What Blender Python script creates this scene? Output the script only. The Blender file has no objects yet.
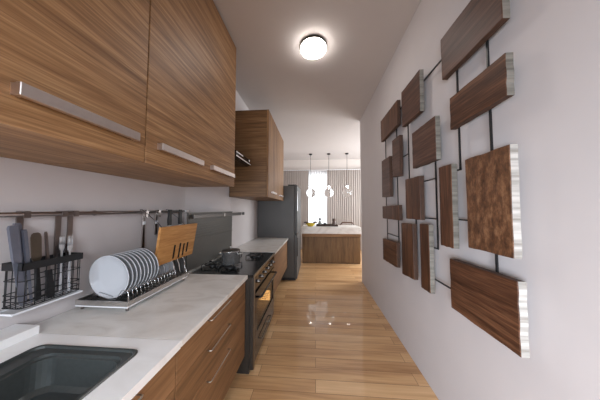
import bpy, bmesh, math, random
from mathutils import Vector, Matrix
random.seed(7)
D = bpy.data
COL = bpy.context.scene.collection
PI = math.pi

# ------------------------------------------------------------------ materials
def new_mat(name):
    m = D.materials.new(name); m.use_nodes = True
    nt = m.node_tree
    return m, nt, nt.nodes['Principled BSDF']

def nd(nt, kind, **kw):
    n = nt.nodes.new(kind)
    for k, v in kw.items(): setattr(n, k, v)
    return n

def ramp(nt, fac, stops):
    r = nd(nt, 'ShaderNodeValToRGB')
    els = r.color_ramp.elements
    while len(els) < len(stops): els.new(0.5)
    for e, (p, c) in zip(els, stops):
        e.position = p; e.color = (*c, 1)
    nt.links.new(fac, r.inputs['Fac'])
    return r.outputs['Color']

def plain(name, col, rough=0.5, metal=0.0, noise=0.04, nscale=30, **kw):
    m, nt, b = new_mat(name)
    tc = nd(nt, 'ShaderNodeTexCoord')
    n = nd(nt, 'ShaderNodeTexNoise'); n.inputs['Scale'].default_value = nscale
    n.inputs['Detail'].default_value = 3
    nt.links.new(tc.outputs['Object'], n.inputs['Vector'])
    lo = tuple(max(0, c * (1 - noise)) for c in col); hi = tuple(min(1, c * (1 + noise)) for c in col)
    c = ramp(nt, n.outputs['Fac'], [(0.3, lo), (0.7, hi)])
    nt.links.new(c, b.inputs['Base Color'])
    b.inputs['Roughness'].default_value = rough; b.inputs['Metallic'].default_value = metal
    for k, v in kw.items(): b.inputs[k].default_value = v
    return m

def wood(name, dark, mid, light, axis='Y', rough=0.5, fine=52, stretch=1.6, bump=0.08, spec=0.4):
    """oak or walnut: streaks stretched along one object axis, shifted per object"""
    m, nt, b = new_mat(name)
    tc = nd(nt, 'ShaderNodeTexCoord'); oi = nd(nt, 'ShaderNodeObjectInfo')
    off = nd(nt, 'ShaderNodeVectorMath', operation='SCALE'); off.inputs[0].default_value = (7.3, 5.1, 9.7)
    nt.links.new(oi.outputs['Random'], off.inputs['Scale'])
    add = nd(nt, 'ShaderNodeVectorMath', operation='ADD')
    nt.links.new(tc.outputs['Object'], add.inputs[0]); nt.links.new(off.outputs[0], add.inputs[1])
    def layer(sc_across, sc_along, detail, dist):
        mp = nd(nt, 'ShaderNodeMapping')
        s = {'X': (sc_along, sc_across, sc_across), 'Y': (sc_across, sc_along, sc_across), 'Z': (sc_across, sc_across, sc_along)}[axis]
        mp.inputs['Scale'].default_value = s
        nt.links.new(add.outputs[0], mp.inputs['Vector'])
        n = nd(nt, 'ShaderNodeTexNoise'); n.inputs['Scale'].default_value = 1
        n.inputs['Detail'].default_value = detail; n.inputs['Distortion'].default_value = dist
        nt.links.new(mp.outputs[0], n.inputs['Vector'])
        return n.outputs['Fac']
    a = layer(fine, stretch, 5, 0.4); c = layer(fine * 0.22, stretch * 0.5, 3, 0.8); f = layer(fine * 4, stretch * 4, 2, 0)
    mx = nd(nt, 'ShaderNodeMix'); mx.inputs['Factor'].default_value = 0.4
    nt.links.new(a, mx.inputs['A']); nt.links.new(c, mx.inputs['B'])
    mx2 = nd(nt, 'ShaderNodeMix'); mx2.inputs['Factor'].default_value = 0.30
    nt.links.new(mx.outputs['Result'], mx2.inputs['A']); nt.links.new(f, mx2.inputs['B'])
    col = ramp(nt, mx2.outputs['Result'], [(0.36, dark), (0.5, mid), (0.64, light)])
    nt.links.new(col, b.inputs['Base Color'])
    b.inputs['Roughness'].default_value = rough; b.inputs['Specular IOR Level'].default_value = spec
    bp = nd(nt, 'ShaderNodeBump'); bp.inputs['Strength'].default_value = bump; bp.inputs['Distance'].default_value = 0.004
    nt.links.new(mx2.outputs['Result'], bp.inputs['Height']); nt.links.new(bp.outputs[0], b.inputs['Normal'])
    return m

def srgb(r, g, b):
    f = lambda v: (v / 255 / 12.92) if v / 255 <= 0.04045 else ((v / 255 + 0.055) / 1.055) ** 2.4
    return (f(r), f(g), f(b))

OAK = (srgb(104, 72, 44), srgb(140, 103, 68), srgb(176, 138, 98))
M = {}
M['oak_y'] = wood('oak along', *OAK, axis='Y')
M['oak_x'] = wood('oak across', *OAK, axis='X')
M['oak_end'] = wood('darker oak end', srgb(80, 56, 36), srgb(112, 82, 54), srgb(138, 106, 74), axis='X')  # darker copy of the oak tones down the added rear light
M['oak_z'] = wood('oak upright', *OAK, axis='Z')
LOAK = (srgb(98, 70, 44), srgb(130, 94, 62), srgb(150, 112, 78))
M['oak_low'] = wood('oak drawer fronts', *LOAK, axis='Y', fine=26)
M['oak_panel'] = wood('oak island panel', srgb(86, 62, 38), srgb(112, 84, 54), srgb(130, 100, 66), axis='Z', fine=22)
M['wall'] = plain('warm grey wall paint', srgb(206, 199, 198), 0.85, noise=0.012, nscale=6)
M['ceil'] = plain('ceiling paint', srgb(198, 191, 188), 0.9, noise=0.01, nscale=5)
M['far_wall'] = plain('pale dining wall paint', srgb(222, 214, 208), 0.85, noise=0.012, nscale=6)
M['steel'] = plain('brushed steel', (0.62, 0.6, 0.58), 0.28, 1.0, noise=0.06, nscale=60)
M['handle'] = plain('satin handle metal', (0.74, 0.68, 0.66), 0.34, 1.0, noise=0.03, nscale=50)
M['rail'] = plain('smoky rail metal', (0.34, 0.30, 0.285), 0.28, 1.0, noise=0.06)
M['backguard'] = plain('back panel enamel', srgb(84, 81, 76), 0.4, 0.3, noise=0.04)
M['rail_dark'] = plain('dark rail steel', (0.13, 0.12, 0.115), 0.35, 0.9)
M['knob'] = plain('dark steel knob', (0.16, 0.155, 0.15), 0.25, 1.0)
M['dark_steel'] = plain('dark steel bar', (0.07, 0.066, 0.062), 0.25, 1.0)
M['chrome'] = plain('polished wire', (0.8, 0.8, 0.8), 0.12, 1.0, noise=0.02)
M['black'] = plain('matt black coating', (0.012, 0.012, 0.013), 0.45, noise=0.1)
M['blackmetal'] = plain('black iron rod', (0.01, 0.01, 0.011), 0.4, noise=0.1)
M['gloss_black'] = plain('gloss black glass', (0.006, 0.006, 0.007), 0.08, noise=0.1)
M['hob'] = plain('hob glass', (0.012, 0.013, 0.013), 0.16, noise=0.1)
M['grey_metal'] = plain('grey fridge steel', srgb(84, 82, 80), 0.5, 0.2, noise=0.05, nscale=3)
M['fridge_door'] = plain('fridge door steel', srgb(80, 79, 78), 0.55, 0.0, noise=0.04, nscale=3)
M['stove'] = plain('dark stove enamel', srgb(66, 62, 58), 0.35, 0.4, noise=0.05)
M['stove_trim'] = plain('stove trim steel', srgb(134, 124, 110), 0.3, 0.9, noise=0.04)
M['sink'] = plain('graphite sink', srgb(74, 77, 76), 0.3, 0.35, noise=0.08, nscale=80)
M['china'] = plain('white china', (0.56, 0.57, 0.60), 0.14, noise=0.005)
M['white'] = plain('white plastic', (0.82, 0.82, 0.84), 0.35, noise=0.01)
M['blade'] = plain('blue grey blade', srgb(142, 147, 162), 0.3, 0.75, noise=0.06)
M['bamboo'] = wood('bamboo board', srgb(164, 108, 56), srgb(190, 134, 76), srgb(210, 158, 100), axis='Y', fine=60, stretch=3)
M['dark_slot'] = plain('dark slot', (0.006, 0.004, 0.003), 0.9)  # stands in for the shade inside the board slots
M['plinth'] = plain('dark plinth', srgb(50, 42, 36), 0.6)
M['yellow'] = plain('yellow glaze', srgb(206, 178, 52), 0.35, noise=0.12, nscale=40)
M['tray_wood'] = wood('dark tray wood', srgb(40, 26, 20), srgb(60, 40, 30), srgb(80, 54, 40), axis='X')
M['brown_jar'] = plain('brown jar', srgb(96, 78, 70), 0.35, noise=0.15, nscale=25)
M['grey_vase'] = plain('grey vase', srgb(120, 124, 120), 0.4, noise=0.1)
M['leaf'] = plain('dark leaves', srgb(30, 34, 34), 0.6, noise=0.3)
M['cutlery'] = plain('bright cutlery steel', (0.72, 0.72, 0.73), 0.25, 0.55)
M['pot'] = plain('polished pot steel', (0.72, 0.71, 0.70), 0.2, 0.9)
M['chair'] = wood('dark chair wood', srgb(52, 30, 20), srgb(74, 44, 30), srgb(92, 58, 40), axis='X')
M['seat'] = plain('tan seat', srgb(176, 132, 96), 0.7)
M['cord'] = plain('black cord', (0.02, 0.018, 0.018), 0.6)

def marble(name, stops):
    m, nt, b = new_mat(name)
    tc = nd(nt, 'ShaderNodeTexCoord')
    mp = nd(nt, 'ShaderNodeMapping'); mp.inputs['Scale'].default_value = (2.2, 5.0, 3); mp.inputs['Rotation'].default_value = (0, 0, 0.5)
    nt.links.new(tc.outputs['Object'], mp.inputs['Vector'])
    n = nd(nt, 'ShaderNodeTexNoise'); n.inputs['Scale'].default_value = 1.6; n.inputs['Detail'].default_value = 6; n.inputs['Distortion'].default_value = 1.2
    nt.links.new(mp.outputs[0], n.inputs['Vector'])
    c = ramp(nt, n.outputs['Fac'], stops)
    nt.links.new(c, b.inputs['Base Color'])
    b.inputs['Roughness'].default_value = 0.32
    return m
M['marble'] = marble('cream marble', [(0.3, srgb(206, 200, 193)), (0.48, srgb(224, 220, 215)), (0.7, srgb(234, 231, 227))])
M['marble_white'] = marble('white marble', [(0.3, srgb(238, 236, 234)), (0.48, srgb(245, 244, 243)), (0.7, srgb(250, 249, 249))])  # paler stops than the cream marble, for the sink worktop

def floor_mat():
    m, nt, b = new_mat('oak floor boards')
    tc = nd(nt, 'ShaderNodeTexCoord')
    br = nd(nt, 'ShaderNodeTexBrick'); br.offset = 0.37; br.squash = 1
    br.inputs['Scale'].default_value = 1; br.inputs['Brick Width'].default_value = 1.25; br.inputs['Row Height'].default_value = 0.118
    br.inputs['Mortar Size'].default_value = 0.0016; br.inputs['Mortar Smooth'].default_value = 0.3
    br.inputs['Color1'].default_value = (0, 0, 0, 1); br.inputs['Color2'].default_value = (1, 1, 1, 1); br.inputs['Mortar'].default_value = (0.5, 0.5, 0.5, 1)
    nt.links.new(tc.outputs['Object'], br.inputs['Vector'])
    # grain moves to another place for every board
    sep = nd(nt, 'ShaderNodeSeparateXYZ'); nt.links.new(tc.outputs['Object'], sep.inputs[0])
    mul = nd(nt, 'ShaderNodeMath', operation='MULTIPLY'); mul.inputs[1].default_value = 23.0
    nt.links.new(br.outputs['Color'], mul.inputs[0])
    comb = nd(nt, 'ShaderNodeCombineXYZ')
    nt.links.new(sep.outputs['X'], comb.inputs['X']); nt.links.new(sep.outputs['Y'], comb.inputs['Y']); nt.links.new(mul.outputs[0], comb.inputs['Z'])
    mp = nd(nt, 'ShaderNodeMapping'); mp.inputs['Scale'].default_value = (1.6, 26, 1)
    nt.links.new(comb.outputs[0], mp.inputs['Vector'])
    n = nd(nt, 'ShaderNodeTexNoise'); n.inputs['Scale'].default_value = 1; n.inputs['Detail'].default_value = 5; n.inputs['Distortion'].default_value = 0.9
    nt.links.new(mp.outputs[0], n.inputs['Vector'])
    mp2 = nd(nt, 'ShaderNodeMapping'); mp2.inputs['Scale'].default_value = (0.7, 6, 1)
    nt.links.new(comb.outputs[0], mp2.inputs['Vector'])
    n2 = nd(nt, 'ShaderNodeTexNoise'); n2.inputs['Scale'].default_value = 1; n2.inputs['Detail'].default_value = 2
    nt.links.new(mp2.outputs[0], n2.inputs['Vector'])
    mx = nd(nt, 'ShaderNodeMix'); mx.inputs['Factor'].default_value = 0.45
    nt.links.new(n.outputs['Fac'], mx.inputs['A']); nt.links.new(n2.outputs['Fac'], mx.inputs['B'])
    mx2 = nd(nt, 'ShaderNodeMix'); mx2.inputs['Factor'].default_value = 0.17
    nt.links.new(mx.outputs['Result'], mx2.inputs['A']); nt.links.new(br.outputs['Color'], mx2.inputs['B'])
    c = ramp(nt, mx2.outputs['Result'], [(0.27, srgb(152, 108, 70)), (0.47, srgb(200, 156, 110)), (0.72, srgb(228, 188, 142))])
    dk = nd(nt, 'ShaderNodeMix', data_type='RGBA'); dk.inputs['B'].default_value = (*srgb(104, 70, 42), 1)
    nt.links.new(br.outputs['Fac'], dk.inputs['Factor']); nt.links.new(c, dk.inputs['A'])
    nt.links.new(dk.outputs['Result'], b.inputs['Base Color'])
    b.inputs['Roughness'].default_value = 0.38; b.inputs['Specular IOR Level'].default_value = 0.3
    b.inputs['Coat Weight'].default_value = 0.55; b.inputs['Coat Roughness'].default_value = 0.03
    bp = nd(nt, 'ShaderNodeBump'); bp.inputs['Strength'].default_value = 0.05; bp.inputs['Distance'].default_value = 0.002
    nt.links.new(mx.outputs['Result'], bp.inputs['Height']); nt.links.new(bp.outputs[0], b.inputs['Normal'])
    return m
M['floor'] = floor_mat()

def walnut(name, axis, dark, mid, light, mottled=False):
    if not mottled:
        return wood(name, dark, mid, light, axis=axis, rough=0.5, fine=46, stretch=2.2, bump=0.3, spec=0.3)
    m, nt, b = new_mat(name)
    tc = nd(nt, 'ShaderNodeTexCoord')
    n = nd(nt, 'ShaderNodeTexNoise'); n.inputs['Scale'].default_value = 26; n.inputs['Detail'].default_value = 8; n.inputs['Roughness'].default_value = 0.75
    mp = nd(nt, 'ShaderNodeMapping'); mp.inputs['Scale'].default_value = (1, 1.2, 0.6)
    nt.links.new(tc.outputs['Object'], mp.inputs['Vector']); nt.links.new(mp.outputs[0], n.inputs['Vector'])
    c = ramp(nt, n.outputs['Fac'], [(0.32, dark), (0.5, mid), (0.7, light)])
    nt.links.new(c, b.inputs['Base Color']); b.inputs['Roughness'].default_value = 0.5
    bp = nd(nt, 'ShaderNodeBump'); bp.inputs['Strength'].default_value = 0.5; bp.inputs['Distance'].default_value = 0.004
    nt.links.new(n.outputs['Fac'], bp.inputs['Height']); nt.links.new(bp.outputs[0], b.inputs['Normal'])
    return m
WD = (srgb(48, 28, 18), srgb(82, 52, 36), srgb(120, 82, 58))
M['walnut_y'] = walnut('walnut slab level grain', 'Y', *WD)
M['walnut_z'] = walnut('walnut slab upright grain', 'Z', *WD)
RD = (srgb(58, 36, 28), srgb(84, 57, 46), srgb(108, 78, 64))
M['walnut_red'] = walnut('reddish slab', 'Y', *RD)
M['walnut_mottle'] = walnut('mottled rough slab', 'Z', srgb(50, 28, 17), srgb(100, 66, 43), srgb(150, 110, 78), True)
M['end_dark'] = plain('dark slab edge', srgb(72, 50, 38), 0.7, noise=0.2)
def end_pale(name, a, c):
    m, nt, b = new_mat(name)
    tc = nd(nt, 'ShaderNodeTexCoord'); mp = nd(nt, 'ShaderNodeMapping'); mp.inputs['Scale'].default_value = (3, 3, 55)
    nt.links.new(tc.outputs['Object'], mp.inputs['Vector'])
    n = nd(nt, 'ShaderNodeTexNoise'); n.inputs['Scale'].default_value = 1; n.inputs['Detail'].default_value = 4
    nt.links.new(mp.outputs[0], n.inputs['Vector'])
    nt.links.new(ramp(nt, n.outputs['Fac'], [(0.32, a), (0.6, c)]), b.inputs['Base Color']); b.inputs['Roughness'].default_value = 0.7
    return m
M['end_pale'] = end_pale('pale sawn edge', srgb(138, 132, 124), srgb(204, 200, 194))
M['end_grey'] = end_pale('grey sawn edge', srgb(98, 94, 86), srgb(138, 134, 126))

def emit(name, col, strength):
    m, nt, b = new_mat(name)
    b.inputs['Base Color'].default_value = (*col, 1)
    b.inputs['Emission Color'].default_value = (*col, 1); b.inputs['Emission Strength'].default_value = strength
    return m
M['lamp'] = emit('lit ceiling diffuser', (1, 0.95, 0.90), 33)
M['led'] = emit('pendant led', (1, 0.93, 0.85), 60)  # added glow, makes the dots mirrored in the floor
M['oven_glow'] = emit('oven lamp', (1, 0.60, 0.22), 4.0)

def glass(name, ior=1.45, rough=0.0, thin=False, tint=(1, 1, 1)):
    m = D.materials.new(name); m.use_nodes = True; nt = m.node_tree
    for n in list(nt.nodes):
        if n.type != 'OUTPUT_MATERIAL': nt.nodes.remove(n)
    out = [n for n in nt.nodes if n.type == 'OUTPUT_MATERIAL'][0]
    if thin:
        t = nd(nt, 'ShaderNodeBsdfTransparent'); t.inputs[0].default_value = (*tint, 1)
        g = nd(nt, 'ShaderNodeBsdfGlossy'); g.inputs['Roughness'].default_value = 0.03
        lw = nd(nt, 'ShaderNodeLayerWeight'); pw = nd(nt, 'ShaderNodeMath', operation='POWER'); pw.inputs[1].default_value = 5
        nt.links.new(lw.outputs['Facing'], pw.inputs[0])
        fr = nd(nt, 'ShaderNodeMath', operation='MULTIPLY_ADD'); fr.inputs[1].default_value = 0.9; fr.inputs[2].default_value = ((ior - 1) / (ior + 1)) ** 2
        nt.links.new(pw.outputs[0], fr.inputs[0])
        mx = nd(nt, 'ShaderNodeMixShader')
        nt.links.new(fr.outputs[0], mx.inputs[0]); nt.links.new(t.outputs[0], mx.inputs[1]); nt.links.new(g.outputs[0], mx.inputs[2])
        nt.links.new(mx.outputs[0], out.inputs['Surface'])
    else:
        g = nd(nt, 'ShaderNodeBsdfGlass'); g.inputs['IOR'].default_value = ior; g.inputs['Roughness'].default_value = rough
        g.inputs['Color'].default_value = (*tint, 1)
        nt.links.new(g.outputs[0], out.inputs['Surface'])
    return m
M['globe'] = glass('solid clear glass', 1.45)
M['pane'] = glass('window pane', 1.3, thin=True)
M['oven_glass'] = glass('smoked oven glass', 1.18, thin=True, tint=(0.6, 0.55, 0.5))
M['cup_glass'] = glass('clear drinking glass', 1.35, thin=True, tint=(0.8, 0.8, 0.82))

def cloth(name, col, trans, stripe=0.0):
    m = D.materials.new(name); m.use_nodes = True; nt = m.node_tree
    for n in list(nt.nodes):
        if n.type != 'OUTPUT_MATERIAL': nt.nodes.remove(n)
    out = [n for n in nt.nodes if n.type == 'OUTPUT_MATERIAL'][0]
    tc = nd(nt, 'ShaderNodeTexCoord'); mp = nd(nt, 'ShaderNodeMapping'); mp.inputs['Scale'].default_value = (60, 60, 1.5)
    nt.links.new(tc.outputs['Object'], mp.inputs['Vector'])
    n = nd(nt, 'ShaderNodeTexNoise'); n.inputs['Scale'].default_value = 1; n.inputs['Detail'].default_value = 3
    nt.links.new(mp.outputs[0], n.inputs['Vector'])
    lo = tuple(c * (1 - stripe) for c in col)
    cc = ramp(nt, n.outputs['Fac'], [(0.35, lo), (0.6, col)])
    d = nd(nt, 'ShaderNodeBsdfDiffuse'); t = nd(nt, 'ShaderNodeBsdfTranslucent')
    nt.links.new(cc, d.inputs[0]); nt.links.new(cc, t.inputs[0])
    mx = nd(nt, 'ShaderNodeMixShader'); mx.inputs[0].default_value = trans
    nt.links.new(d.outputs[0], mx.inputs[1]); nt.links.new(t.outputs[0], mx.inputs[2])
    nt.links.new(mx.outputs[0], out.inputs['Surface'])
    return m
M['curtain'] = cloth('grey beige curtain cloth', srgb(168, 159, 153), 0.06, 0.14)
M['sheer'] = cloth('white sheer cloth', (0.92, 0.92, 0.93), 0.62, 0.03)

# ------------------------------------------------------------------ mesh helpers (world coordinates)
def B(): return bmesh.new()

def bx(bm, x0, x1, y0, y1, z0, z1, bev=0.0, mi=0, seg=1):
    r = bmesh.ops.create_cube(bm, size=1)
    vs = r['verts']
    for v in vs:
        v.co = Vector(((x0 + x1) / 2 + v.co.x * (x1 - x0), (y0 + y1) / 2 + v.co.y * (y1 - y0), (z0 + z1) / 2 + v.co.z * (z1 - z0)))
    fs = set(f for v in vs for f in v.link_faces)
    for f in fs: f.material_index = mi
    if bev > 0:
        es = set(e for v in vs for e in v.link_edges)
        r = bmesh.ops.bevel(bm, geom=list(es), offset=bev, segments=seg, profile=0.5, affect='EDGES')
        for f in r['faces']: f.material_index = mi
    return bm

def tube(bm, pts, r=0.003, seg=8, closed=False, mi=0):
    pts = [Vector(p) for p in pts]
    n = len(pts); rings = []
    rr = r if isinstance(r, (list, tuple)) else [r] * n
    ref = None
    for i, p in enumerate(pts):
        if closed: t = pts[(i + 1) % n] - pts[i - 1]
        elif i == 0: t = pts[1] - p
        elif i == n - 1: t = p - pts[i - 1]
        else: t = (pts[i + 1] - p).normalized() + (p - pts[i - 1]).normalized()
        t.normalize()
        if ref is None or abs(ref.dot(t)) > 0.98:
            ref = Vector((0, 0, 1)) if abs(t.z) < 0.9 else Vector((1, 0, 0))
        u = t.cross(ref).normalized(); w = u.cross(t).normalized(); ref = w
        rings.append([bm.verts.new(p + (u * math.cos(a) + w * math.sin(a)) * rr[i]) for a in [2 * PI * k / seg for k in range(seg)]])
    last = n if closed else n - 1
    for i in range(last):
        a, b = rings[i], rings[(i + 1) % n]
        for k in range(seg):
            f = bm.faces.new((a[k], a[(k + 1) % seg], b[(k + 1) % seg], b[k])); f.material_index = mi; f.smooth = True
    if not closed:
        bm.faces.new(rings[0][::-1]).material_index = mi; bm.faces.new(rings[-1]).material_index = mi
    return bm

def lathe(bm, prof, c, axis='Z', seg=32, mi=0, smooth=True):
    """profile of (radius, height) turned round an axis through c"""
    c = Vector(c); rings = []
    for r, h in prof:
        if r < 1e-6:
            p = {'Z': Vector((0, 0, h)), 'Y': Vector((0, h, 0)), 'X': Vector((h, 0, 0))}[axis]
            rings.append([bm.verts.new(c + p)]); continue
        ring = []
        for k in range(seg):
            a = 2 * PI * k / seg; u, w = r * math.cos(a), r * math.sin(a)
            p = {'Z': Vector((u, w, h)), 'Y': Vector((w, h, u)), 'X': Vector((h, u, w))}[axis]
            ring.append(bm.verts.new(c + p))
        rings.append(ring)
    for a, b in zip(rings, rings[1:]):
        if len(a) == 1 and len(b) == 1: continue
        for k in range(seg):
            k2 = (k + 1) % seg
            if len(a) == 1: f = bm.faces.new((a[0], b[k2], b[k]))
            elif len(b) == 1: f = bm.faces.new((a[k], a[k2], b[0]))
            else: f = bm.faces.new((a[k], a[k2], b[k2], b[k]))
            f.smooth = smooth; f.material_index = mi
    return bm

def rounded_rect(x0, x1, y0, y1, r, n=6):
    pts = []
    for cx, cy, a0 in ((x1 - r, y1 - r, 0), (x0 + r, y1 - r, PI / 2), (x0 + r, y0 + r, PI), (x1 - r, y0 + r, 1.5 * PI)):
        for k in range(n + 1):
            a = a0 + PI / 2 * k / n
            pts.append((cx + r * math.cos(a), cy + r * math.sin(a)))
    return pts

def loft(bm, loops, cap_last=False, cap_first=False, smooth=False, mi=0):
    rs = [[bm.verts.new(p) for p in lp] for lp in loops]
    n = len(rs[0])
    for a, b in zip(rs, rs[1:]):
        for k in range(n):
            f = bm.faces.new((a[k], a[(k + 1) % n], b[(k + 1) % n], b[k])); f.smooth = smooth; f.material_index = mi
    if cap_last: bm.faces.new(rs[-1]).material_index = mi
    if cap_first: bm.faces.new(rs[0][::-1]).material_index = mi
    return bm

def wloc(o):
    v = Vector((0, 0, 0))
    while o is not None:
        v += o.location; o = o.parent
    return v

def obj(name, bm, mats, parent=None, origin=None, label=None):
    bmesh.ops.recalc_face_normals(bm, faces=bm.faces[:])
    o0 = wloc(parent) if parent else Vector(origin or (0, 0, 0))
    for v in bm.verts: v.co -= o0
    me = D.meshes.new(name); bm.to_mesh(me); bm.free()
    for m in (mats if isinstance(mats, (list, tuple)) else [mats]): me.materials.append(M[m] if isinstance(m, str) else m)
    o = D.objects.new(name, me); COL.objects.link(o)
    if parent: o.parent = parent
    else: o.location = o0
    if label: o['label'] = label
    return o

def tag(o, label, cat, group=None, kind=None):
    o['label'] = label; o['category'] = cat
    if group: o['group'] = group
    if kind: o['kind'] = kind
    return o

def thing(name, loc, label, cat, group=None):
    o = D.objects.new(name, None); o.empty_display_size = 0.1; COL.objects.link(o); o.location = loc
    return tag(o, label, cat, group)

def struct(name, bm, mats, parent=None):
    o = obj(name, bm, mats, parent)
    if parent is None: o['kind'] = 'structure'
    return o

def dup(root, loc, label, group=None):
    """a copy of a thing with copies of its parts and sub-parts"""
    r = root.copy(); COL.objects.link(r); r.location = loc; r['label'] = label
    if group: r['group'] = group
    for ch in list(root.children):
        c = ch.copy(); COL.objects.link(c); c.parent = r
        for g in list(ch.children):
            d = g.copy(); COL.objects.link(d); d.parent = c
    return r

# ------------------------------------------------------------------ the setting
H = 3.05; WL = -1.34; WF = -1.12; WR = 0.87; JOG = 2.612; YE = 3.88; YB = 6.85; Y0 = -2.3; XD = 2.7
struct('floor', bx(B(), WL - 0.3, XD + 0.2, Y0 - 0.2, YB + 0.2, -0.1, 0), 'floor')
struct('ceiling', bx(B(), WL - 0.3, XD + 0.2, Y0 - 0.2, YB + 0.2, H, H + 0.1), 'ceil')
def prism(bm, poly, z0, z1):
    a = [bm.verts.new((x, y, z0)) for x, y in poly]; b = [bm.verts.new((x, y, z1)) for x, y in poly]
    n = len(poly)
    for k in range(n): bm.faces.new((a[k], a[(k + 1) % n], b[(k + 1) % n], b[k]))
    bm.faces.new(a[::-1]); bm.faces.new(b)
    return bm
struct('wall_left', prism(B(), [(WL - 0.25, Y0), (WL, Y0), (WL, 1.97), (WF, 2.60), (WF, YB), (WL - 0.25, YB)], 0, H), 'wall')
struct('wall_right', prism(B(), [(WR, Y0), (XD + 0.15, Y0), (XD + 0.15, YB), (XD, YB), (XD, YE), (WR + 0.012, YE), (WR, YE - 0.012)], 0, H), 'wall')
struct('wall_rear', bx(B(), WL - 0.25, XD + 0.15, Y0 - 0.15, Y0, 0, H), 'wall')
WX0, WX1, WZ0, WZ1 = -0.62, 1.0, 0.35, 2.58
bm = B()
bx(bm, WF, WX0, YB, YB + 0.15, 0, H); bx(bm, WX1, XD, YB, YB + 0.15, 0, H)
bx(bm, WX0, WX1, YB, YB + 0.15, 0, WZ0); bx(bm, WX0, WX1, YB, YB + 0.15, WZ1, H)
struct('wall_far', bm, 'far_wall')
w = struct('window_1', B(), 'white'); w.location = (0, 0, 0)
bm = B()
for a in (WX0, (WX0 + WX1) / 2 - 0.03, WX1 - 0.06): bx(bm, a, a + 0.06, YB + 0.03, YB + 0.09, WZ0, WZ1, 0.004)
for a in (WZ0, WZ1 - 0.06): bx(bm, WX0 + 0.06, WX1 - 0.06, YB + 0.03, YB + 0.09, a, a + 0.06, 0.004)
obj('window_frame', bm, 'white', w)
for a, b in ((WX0 + 0.05, 0.17), (0.21, WX1 - 0.05)):
    obj('window_pane', bx(B(), a, b, YB + 0.055, YB + 0.062, WZ0 + 0.05, WZ1 - 0.05), 'pane', w)

# ------------------------------------------------------------------ upper cabinets near the camera
XU = -0.80; ZU0, ZU1 = 1.57, 3.0
def upper_handle(bm, y0, y1, x, z0=1.650, z1=1.686):
    bx(bm, x + 0.012, x + 0.030, y0, y1, z0, z1, 0.0015)
    bx(bm, x, x + 0.014, y0, y0 + 0.016, z0 + 0.002, z1 - 0.002); bx(bm, x, x + 0.014, y1 - 0.016, y1, z0 + 0.002, z1 - 0.002)
    return bm
def upper_cabinet(y0, y1, label, handles):
    t = thing('wall_cabinet', (WL + 0.005, (y0 + y1) / 2, ZU0), label, 'cabinet', 'wall cabinets over the sink and dish rack')
    bm = B(); bx(bm, WL + 0.003, XU - 0.024, y0 + 0.001, y1 - 0.001, ZU0 + 0.002, ZU1 - 0.0, 0.001)
    obj('carcass', bm, 'oak_y', t)
    d = obj('door', bx(B(), XU - 0.021, XU, y0 + 0.002, y1 - 0.002, ZU0, ZU1, 0.0015), 'oak_y', t)
    for a, b in handles: obj('handle', upper_handle(B(), a, b, XU), 'handle', d, label='flat satin metal bar handle')
    return t
upper_cabinet(-0.17, 0.8765, 'oak wall cabinet nearest the viewer, cut off by the left edge of the photo', [(-0.09, 0.28), (0.455, 0.818)])
upper_cabinet(0.8785, 1.93, 'oak wall cabinet with two short metal handles, between the nearest cabinet and the black hood', [(0.948, 1.332), (1.465, 1.87)])

# far wall cabinet beside the fridge
XC = -0.60
t = thing('wall_cabinet', (WF + 0.005, 3.15, 1.505), 'smaller oak wall cabinet hanging beyond the hood beside the fridge', 'cabinet')
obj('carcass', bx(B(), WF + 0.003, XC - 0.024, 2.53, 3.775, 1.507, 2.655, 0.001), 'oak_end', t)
for a, b in ((2.53, 3.151), (3.154, 3.775)):
    d = obj('door', bx(B(), XC - 0.021, XC, a, b, 1.505, 2.657, 0.0015), 'oak_z', t)
    hb = B(); c = (a + b) / 2
    upper_handle(hb, c - 0.14, c + 0.14, XC, 1.565, 1.590)
    obj('handle', hb, 'handle', d, label='short bright metal bar handle')

# range hood, its far end showing past the near cabinets
t = thing('range_hood', (WF + 0.005, 2.2, 1.88), 'slim black cooker hood with bright trim, tucked behind the near wall cabinets', 'range hood')
bm = B()
p = [(WL + 0.003, 1.89), (-0.84, 1.872), (-0.80, 1.892), (-0.80, 1.95), (-0.84, 1.975), (WL + 0.003, 2.03)]
loft(bm, [[(x, 1.966, z) for x, z in p], [(max(x, -1.182), 2.41, z) for x, z in p]], True, True)
obj('hood_body', bm, 'gloss_black', t)
obj('trim_strip', bx(B(), -0.802, -0.795, 1.967, 2.409, 1.893, 1.904, 0.001), 'white', t, label='bright steel trim strip along the front edge')  # white colour stands in for the reflection on the steel
obj('light_switch', bx(B(), -0.802, -0.797, 2.355, 2.385, 1.925, 1.95, 0.002), 'white', t, label='small white control')
obj('glass_visor', bx(B(), -0.802, -0.796, 1.967, 2.15, 1.933, 1.944, 0.001), 'white', t, label='short bright strip')  # second strip, reflected light painted as white

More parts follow.
